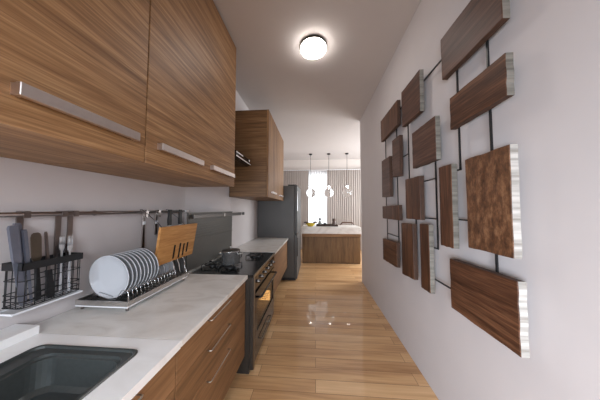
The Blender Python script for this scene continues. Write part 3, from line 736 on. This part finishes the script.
# ------------------------------------------------------------------ wall sculpture on the right
XP0, XP1, XR_ = 0.80, 0.833, 0.846
t = thing('wall_sculpture', (WR, 1.6, 1.6), 'large wall sculpture of dark walnut slabs joined by thin black rods', 'wall art')
panels = [  # corners (y, z) on the front face: top far, top near, bottom near, bottom far
 ((1.292, 2.424), (0.874, 2.42), (0.881, 2.164), (1.288, 2.161), 'walnut_red', 'end_grey'),
 ((1.225, 2.006), (0.876, 2.008), (0.879, 1.826), (1.228, 1.818), 'walnut_y', 'end_grey'),
 ((1.123, 1.613), (0.876, 1.617), (0.881, 1.149), (1.121, 1.148), 'walnut_mottle', 'end_pale'),
 ((1.274, 1.055), (0.870, 1.062), (0.871, 0.769), (1.272, 0.769), 'walnut_y', 'end_pale'),
 ((1.872, 2.428), (1.552, 2.42), (1.560, 2.097), (1.868, 2.099), 'walnut_red', 'end_grey'),
 ((2.462, 2.415), (1.970, 2.413), (1.974, 2.170), (2.455, 2.158), 'walnut_z', 'end_dark'),
 ((2.114, 2.058), (1.936, 2.054), (1.944, 1.662), (2.113, 1.675), 'walnut_red', 'end_dark'),
 ((1.692, 1.973), (1.376, 1.974), (1.375, 1.678), (1.690, 1.681), 'walnut_red', 'end_grey'),
 ((2.446, 1.925), (2.202, 1.921), (2.203, 1.483), (2.452, 1.490), 'walnut_red', 'end_dark'),
 ((2.450, 1.382), (1.985, 1.389), (1.981, 1.240), (2.447, 1.240), 'walnut_z', 'end_dark'),
 ((1.833, 1.612), (1.589, 1.605), (1.591, 1.266), (1.834, 1.265), 'walnut_z', 'end_dark'),
 ((1.350, 1.619), (1.233, 1.617), (1.236, 1.120), (1.352, 1.119), 'walnut_z', 'end_grey'),
 ((2.459, 1.003), (2.052, 1.022), (2.060, 0.773), (2.456, 0.757), 'walnut_y', 'end_dark'),
 ((1.937, 1.219), (1.718, 1.227), (1.716, 0.775), (1.938, 0.752), 'walnut_z', 'end_dark'),
 ((1.607, 1.236), (1.486, 1.239), (1.487, 0.760), (1.606, 0.756), 'walnut_z', 'end_grey'),
]
for i, (a, b, c, d, fm, em) in enumerate(panels):
    bm = B(); rnd = random.Random(i)
    # rough sawn edges: each side cut into short steps with a little waver
    def side(p, q, n=7):
        out = []
        for k in range(n):
            f = k / n; w_ = (rnd.random() - 0.5) * 0.004 if k else 0
            out.append((p[0] + (q[0] - p[0]) * f + (w_ if abs(q[1] - p[1]) > abs(q[0] - p[0]) else 0), p[1] + (q[1] - p[1]) * f + (w_ if abs(q[0] - p[0]) > abs(q[1] - p[1]) else 0)))
        return out
    ring = side(a, b) + side(b, c) + side(c, d) + side(d, a)
    cy = sum(p[0] for p in ring) / len(ring); cz = sum(p[1] for p in ring) / len(ring)
    f1 = [bm.verts.new((XP0 + 0.003, y, z)) for y, z in ring]
    f0 = [bm.verts.new((XP0, y + (cy - y) * 0.012, z + (cz - z) * 0.012)) for y, z in ring]
    b1 = [bm.verts.new((XP1, y, z)) for y, z in ring]
    n = len(ring)
    bm.faces.new(f0).material_index = 0; bm.faces.new(b1[::-1]).material_index = 1
    for k in range(n):
        k2 = (k + 1) % n
        bm.faces.new((f0[k], f1[k], f1[k2], f0[k2])).material_index = 0
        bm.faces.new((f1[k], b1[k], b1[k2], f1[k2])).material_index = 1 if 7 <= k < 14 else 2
    obj('wood_slab', bm, [fm, em, 'end_dark'], t)
rods = [[(1.211, 2.25), (1.211, 1.578), (1.30, 1.578)], [(1.003, 2.25), (1.003, 0.95)], [(1.65, 2.336), (1.20, 2.336)], [(2.10, 2.33), (1.80, 2.33)],
        [(2.41, 2.25), (2.41, 1.80)], [(2.088, 2.25), (2.088, 2.0)], [(1.838, 2.2), (1.838, 1.45)], [(2.05, 1.845), (1.838, 1.845)],
        [(1.447, 1.75), (1.447, 1.077), (1.55, 1.077)], [(1.65, 1.562), (1.447, 1.562)], [(1.65, 1.281), (1.447, 1.281)], [(1.32, 1.288), (1.05, 1.288)],
        [(2.423, 1.55), (2.423, 1.30)], [(2.092, 1.72), (2.092, 1.30)], [(2.406, 1.30), (2.406, 0.95)], [(2.406, 1.07), (2.09, 1.07)],
        [(2.09, 1.30), (2.09, 0.850), (2.20, 0.850)], [(1.737, 1.33), (1.737, 0.857), (1.85, 0.857)], [(1.85, 1.07), (1.737, 1.07)], [(1.55, 0.858), (1.24, 0.858)]]
R_ = 0.0040
for pts in rods:
    bm = B()
    for (p, q) in zip(pts, pts[1:]):
        bx(bm, XP1 + 0.001, XP1 + 0.009, min(p[0], q[0]) - R_, max(p[0], q[0]) + R_, min(p[1], q[1]) - R_, max(p[1], q[1]) + R_)
    obj('rod', bm, 'blackmetal', t)
for (y, z) in ((1.15, 2.3), (1.0, 0.9), (2.3, 2.3), (2.3, 0.9), (1.0, 1.4), (1.8, 1.45)):
    bm = B(); lathe(bm, [(0, 0.001), (0.012, 0.001), (0.012, WR - XP1 - 0.001), (0, WR - XP1 - 0.001)], (XP1, y, z), 'X', 12); obj('wall_spacer', bm, 'blackmetal', t)

# ------------------------------------------------------------------ ceiling light
LX, LY = -0.012, 2.01
t = thing('ceiling_light', (LX, LY, H), 'round lit white flush ceiling light with a thin dark rim', 'ceiling light')
bm = B(); lathe(bm, [(0, H - 0.001), (0.13, H - 0.001), (0.1335, H - 0.004), (0.1335, H - 0.030), (0.1305, H - 0.030), (0.128, H - 0.02), (0, H - 0.02)], (LX, LY, 0), seg=48); obj('rim', bm, 'stove', t, label='thin dark metal rim')
bm = B(); lathe(bm, [(0.1295, H - 0.021), (0.1305, H - 0.046), (0.125, H - 0.055), (0.09, H - 0.062), (0, H - 0.066)], (LX, LY, 0), seg=48); obj('diffuser', bm, 'lamp', t, label='glowing white diffuser')

# ------------------------------------------------------------------ island
IX0, IX1, IY0, IY1 = -0.335, 1.12, 5.0, 5.66
t = thing('kitchen_island', ((IX0 + IX1) / 2, 5.35, 0), 'oak island with a thick pale stone top in the bright room beyond', 'island')
obj('stone_top', bx(B(), IX0, IX1, IY0, IY1, 0.735, 0.905, 0.012, seg=3), 'marble', t)
obj('apron', bx(B(), IX0 + 0.01, IX1 - 0.01, IY0 + 0.015, IY1 - 0.015, 0.665, 0.7349, 0.002), 'oak_x', t)
obj('body', bx(B(), IX0 + 0.012, IX1 - 0.012, IY0 + 0.07, IY1 - 0.07, 0.0, 0.6649), 'oak_panel', t)
for a, b in ((IX0 + 0.013, 0.389), (0.393, IX1 - 0.013)):
    obj('front_panel', bx(B(), a, b, IY0 + 0.05, IY0 + 0.0695, 0.03, 0.655, 0.002), 'oak_panel', t)

IZ = 0.906
# fruit bowl
bxx, byy = -0.118, 5.18
t = thing('fruit_bowl', (bxx, byy, IZ), 'yellow bowl with dark handles at the left end of the island', 'bowl')
bm = B(); lathe(bm, [(0, IZ), (0.06, IZ), (0.065, IZ + 0.008), (0.115, IZ + 0.045), (0.132, IZ + 0.085), (0.126, IZ + 0.085), (0.108, IZ + 0.048), (0.055, IZ + 0.014), (0, IZ + 0.012)], (bxx, byy, 0), seg=36); obj('bowl_body', bm, 'yellow', t)
for s in (-1, 1):
    bm = B(); tube(bm, [(bxx + s * 0.075, byy - 0.10, IZ + 0.086), (bxx + s * 0.12, byy - 0.08, IZ + 0.105), (bxx + s * 0.155, byy, IZ + 0.10), (bxx + s * 0.12, byy + 0.08, IZ + 0.105), (bxx + s * 0.075, byy + 0.10, IZ + 0.086)], 0.017, 10)
    obj('handle', bm, 'tray_wood', t, label='dark curved handle')
def fruit(x, y, z, r, lb):
    bm = B(); lathe(bm, [(0, -r * 1.15), (r * 0.25, -r * 1.08), (r * 0.75, -r * 0.65), (r, 0), (r * 0.75, r * 0.65), (r * 0.3, r * 1.05), (0, r * 1.25)], (x, y, z), 'X', 18)
    tag(obj('lemon', bm, 'yellow', origin=(x, y, z)), lb, 'fruit', 'lemons in the yellow bowl')
fruit(bxx - 0.042, byy - 0.005, IZ + 0.062, 0.032, 'lemon on the left in the yellow bowl')
fruit(bxx + 0.042, byy - 0.005, IZ + 0.062, 0.032, 'lemon on the right in the yellow bowl')
# tray
tx0, tx1, ty0, ty1 = 0.03, 0.58, 5.15, 5.42
t = thing('serving_tray', ((tx0 + tx1) / 2, (ty0 + ty1) / 2, IZ), 'long dark wooden tray in the middle of the island', 'tray')
bm = B(); bx(bm, tx0, tx1, ty0, ty1, IZ, IZ + 0.012, 0.002)
for (a, b, c, d) in ((tx0, tx1, ty0, ty0 + 0.012), (tx0, tx1, ty1 - 0.012, ty1), (tx0, tx0 + 0.012, ty0 + 0.012, ty1 - 0.012), (tx1 - 0.012, tx1, ty0 + 0.012, ty1 - 0.012)): bx(bm, a, b, c, d, IZ + 0.012, IZ + 0.045, 0.002)
obj('tray_body', bm, 'tray_wood', t)
TZ = IZ + 0.0125
vx, vy = 0.125, 5.28
t = thing('vase', (vx, vy, TZ), 'small grey vase with a dark sprig on the tray', 'vase')
bm = B(); lathe(bm, [(0, TZ), (0.03, TZ), (0.048, TZ + 0.04), (0.04, TZ + 0.085), (0.022, TZ + 0.11), (0.026, TZ + 0.125), (0.021, TZ + 0.125), (0.018, TZ + 0.11), (0, TZ + 0.1)], (vx, vy, 0), seg=24); obj('vase_body', bm, 'grey_vase', t)
bm = B(); rnd = random.Random(3)
for k in range(22):
    a = rnd.random() * 2 * PI; e = 0.3 + rnd.random(); L = 0.03 + rnd.random() * 0.03
    c = Vector((vx + 0.012 * math.cos(a), vy + 0.012 * math.sin(a), TZ + 0.135 + rnd.random() * 0.03)); d = Vector((math.cos(a) * math.cos(e), math.sin(a) * math.cos(e), math.sin(e) * 0.8))
    s = d.cross(Vector((0, 0, 1))).normalized() * L * 0.35
    vs = [bm.verts.new(p) for p in (c, c + d * L * 0.5 + s, c + d * L, c + d * L * 0.5 - s)]; bm.faces.new(vs)
tube(bm, [(vx, vy, TZ + 0.09), (vx, vy, TZ + 0.15)], 0.003, 6); obj('sprig', bm, 'leaf', t, label='dark leafy sprig')
cx, cy = 0.255, 5.27
t = thing('teapot', (cx, cy, TZ), 'small dark round pot in the middle of the tray', 'pot')
bm = B(); lathe(bm, [(0, TZ), (0.03, TZ), (0.046, TZ + 0.025), (0.044, TZ + 0.05), (0.025, TZ + 0.066), (0, TZ + 0.07)], (cx, cy, 0), seg=24); obj('pot_body', bm, 'black', t)
bm = B(); lathe(bm, [(0.006, TZ + 0.069), (0.012, TZ + 0.08), (0, TZ + 0.086)], (cx, cy, 0), seg=14); obj('lid_knob', bm, 'black', t)
jx, jy = 0.495, 5.28
t = thing('bottle', (jx, jy, TZ), 'brown rounded bottle at the right end of the tray', 'bottle')
bm = B(); lathe(bm, [(0, TZ), (0.05, TZ), (0.055, TZ + 0.01), (0.055, TZ + 0.075), (0.038, TZ + 0.105), (0.036, TZ + 0.12)], (jx, jy, 0), seg=24); obj('bottle_body', bm, 'brown_jar', t)
bm = B(); lathe(bm, [(0.0365, TZ + 0.12), (0.048, TZ + 0.135), (0.05, TZ + 0.165), (0.03, TZ + 0.185), (0, TZ + 0.19)], (jx, jy, 0), seg=24); obj('stopper', bm, 'brown_jar', t)

# chair behind the island, only the top of its back loop shows
chx, chy = 0.94, 6.0
t = thing('dining_chair', (chx, chy, 0), 'dark wooden chair behind the island, its curved back rail showing above the top', 'chair')
bm = B(); tube(bm, [(chx - 0.20, chy, 0.47), (chx - 0.20, chy, 0.88), (chx - 0.15, chy - 0.01, 0.945), (chx - 0.12, chy - 0.01, 0.955), (chx + 0.12, chy - 0.01, 0.955), (chx + 0.15, chy - 0.01, 0.945), (chx + 0.20, chy, 0.88), (chx + 0.20, chy, 0.47)], 0.016, 10); obj('back_loop', bm, 'chair', t)
obj('seat', bx(B(), chx - 0.22, chx + 0.22, chy - 0.02, chy + 0.42, 0.44, 0.48, 0.012, seg=2), 'seat', t, label='tan seat pad')
for (x, y) in ((-0.19, 0.01), (0.19, 0.01), (-0.19, 0.39), (0.19, 0.39)):
    bm = B(); tube(bm, [(chx + x * 1.05, chy + y, 0.0), (chx + x, chy + y, 0.44)], [0.012, 0.018], 10); obj('leg', bm, 'chair', t)

# ------------------------------------------------------------------ pendants over the island
p0 = None
for k, lb in enumerate(('clear glass ball pendant hanging leftmost over the island', 'clear glass ball pendant hanging between the other two over the island', 'clear glass ball pendant hanging rightmost, before the right curtain')):
    x = (-0.131, 0.425, 0.975)[k]; y = 6.12; zc_ = 1.84; R = 0.145
    if p0 is not None: dup(p0, (x, y, H), lb, 'glass ball pendants over the island'); continue
    p0 = thing('pendant_lamp', (x, y, H), lb, 'pendant lamp', 'glass ball pendants over the island')
    bm = B(); lathe(bm, [(0, H - 0.001), (0.05, H - 0.001), (0.052, H - 0.03), (0.03, H - 0.038), (0, H - 0.038)], (x, y, 0), seg=24); obj('canopy', bm, 'black', p0)
    bm = B(); tube(bm, [(x, y, zc_ + R + 0.06), (x, y, H - 0.036)], 0.0055, 8); obj('cord', bm, 'cord', p0)
    bm = B(); lathe(bm, [(0, zc_ + R + 0.075), (0.02, zc_ + R + 0.072), (0.026, zc_ + R + 0.06), (0.026, zc_ + R - 0.001), (0, zc_ + R + 0.001)], (x, y, 0), seg=20); obj('socket', bm, 'black', p0)
    bm = B(); lathe(bm, [(0.0265, zc_ + R + 0.052), (0.031, zc_ + R + 0.052), (0.031, zc_ + R + 0.036), (0.0265, zc_ + R + 0.036), (0.0265, zc_ + R + 0.052)], (x, y, 0), seg=20); obj('light_source', bm, 'led', p0, label='small lit collar')  # collar added only for its reflection on the floor
    bm = B(); lathe(bm, [(R * math.sin(a), -R * math.cos(a)) for a in [PI * k2 / 24 for k2 in range(25)]], (x, y, zc_), seg=48); obj('glass_globe', bm, 'globe', p0, label='clear glass ball')

# ------------------------------------------------------------------ curtains
def curtain_mesh(x0, x1, y, z0, z1, amp, per, seed, n=None):
    bm = B(); rnd = random.Random(seed); n = n or int((x1 - x0) / 0.012)
    xs = [x0 + (x1 - x0) * k / n for k in range(n + 1)]
    ph = rnd.random() * 6
    rows = []
    for z in (z0, (z0 + z1) / 2, z1):
        row = []
        for x in xs:
            s = math.sin((x - x0) / per * 2 * PI + ph + 0.7 * math.sin(x * 3.1 + ph)); s = math.copysign(abs(s) ** 0.7, s)
            row.append(bm.verts.new((x + 0.012 * math.sin(x * 9 + z), y + amp * s * (0.85 + 0.25 * math.sin(x * 5.3 + seed)), z)))
        rows.append(row)
    for a, b in zip(rows, rows[1:]):
        for k in range(n):
            bm.faces.new((a[k], a[k + 1], b[k + 1], b[k])).smooth = True
    return bm
def hang(name, x0, x1, y, mat, label, amp, per, seed, zt=2.645):
    t = thing(name, ((x0 + x1) / 2, y, 0.02), label, 'curtain')
    obj('cloth_panel', curtain_mesh(x0, x1, y, 0.02, zt, amp, per, seed), mat, t)
    obj('heading_tape', curtain_mesh(x0, x1, y - 0.004, zt - 0.05, zt + 0.004, amp, per, seed), mat, t)
    return t
hang('curtain', WF + 0.02, -0.215, 6.70, 'curtain', 'grey-beige pleated curtain on the left of the window, behind the fridge', 0.012, 0.065, 1)
hang('curtain', 0.405, 2.3, 6.70, 'curtain', 'grey-beige pleated curtain on the right of the window, beside the right wall', 0.012, 0.068, 2)
hang('sheer_curtain', -0.58, 0.90, 6.78, 'sheer', 'white sheer curtain glowing in the gap between the grey curtains', 0.018, 0.09, 3, zt=2.63)
t = thing('curtain_track', (0.6, 6.74, 2.66), 'slim white curtain track along the top of the curtains', 'curtain track')
bm = B(); bx(bm, WF + 0.01, 2.35, 6.69, 6.80, 2.652, 2.672, 0.002); obj('track_bar', bm, 'white', t)
bm = B()
for x in (-0.9, 0.2, 1.3, 2.2): bx(bm, x - 0.015, x + 0.015, 6.80, YB - 0.0005, 2.655, 2.670)
obj('track_bracket', bm, 'white', t)

# ------------------------------------------------------------------ lights
def area(name, loc, rot, sx, sy, power, col):
    l = D.lights.new(name, 'AREA'); l.shape = 'RECTANGLE'; l.size = sx; l.size_y = sy; l.energy = power; l.color = col
    o = D.objects.new(name, l); COL.objects.link(o); o.location = loc; o.rotation_euler = rot
    return o
area('window_daylight', (0.19, YB + 0.5, 1.5), (-PI / 2, 0, 0), 2.2, 2.6, 46, (0.93, 0.97, 1.0))
area('dining_side_window_light', (XD - 0.03, 5.4, 1.6), (0, PI / 2, 0), 1.8, 2.0, 128, (0.92, 0.97, 1.0))  # unseen fill lamp added to brighten the dining room
rl = area('rear_window_light', (-0.70, -1.5, 0.95), (math.radians(71), 0, math.radians(-42)), 1.3, 1.1, 74, (0.78, 0.88, 1.0)); rl.data.spread = math.radians(130)  # added fill behind the camera, cool light on the near walls
rl = area('rear_side_light', (0.45, -1.3, 1.7), (math.radians(52), 0, math.radians(36)), 0.9, 0.9, 21, (0.84, 0.92, 1.0)); rl.data.spread = math.radians(120)  # second added fill, lifts the near worktop

w = D.worlds.new('World'); bpy.context.scene.world = w; w.use_nodes = True
bgn = w.node_tree.nodes['Background']
bgn.inputs[0].default_value = (0.85, 0.92, 1.0, 1); bgn.inputs[1].default_value = 0.8

# ------------------------------------------------------------------ camera
cam = D.cameras.new('camera'); co = D.objects.new('camera', cam); COL.objects.link(co)
cam.sensor_width = 36; cam.lens = 12.0; cam.clip_start = 0.02; cam.clip_end = 100
co.location = (0, 0, 1.35)
co.rotation_euler = (PI / 2 + math.atan(9 / 200), 0, math.atan(15 / 200))
sc = bpy.context.scene
sc.camera = co
sc.view_settings.view_transform = 'Standard'
sc.view_settings.look = 'None'
sc.view_settings.exposure = 0.0
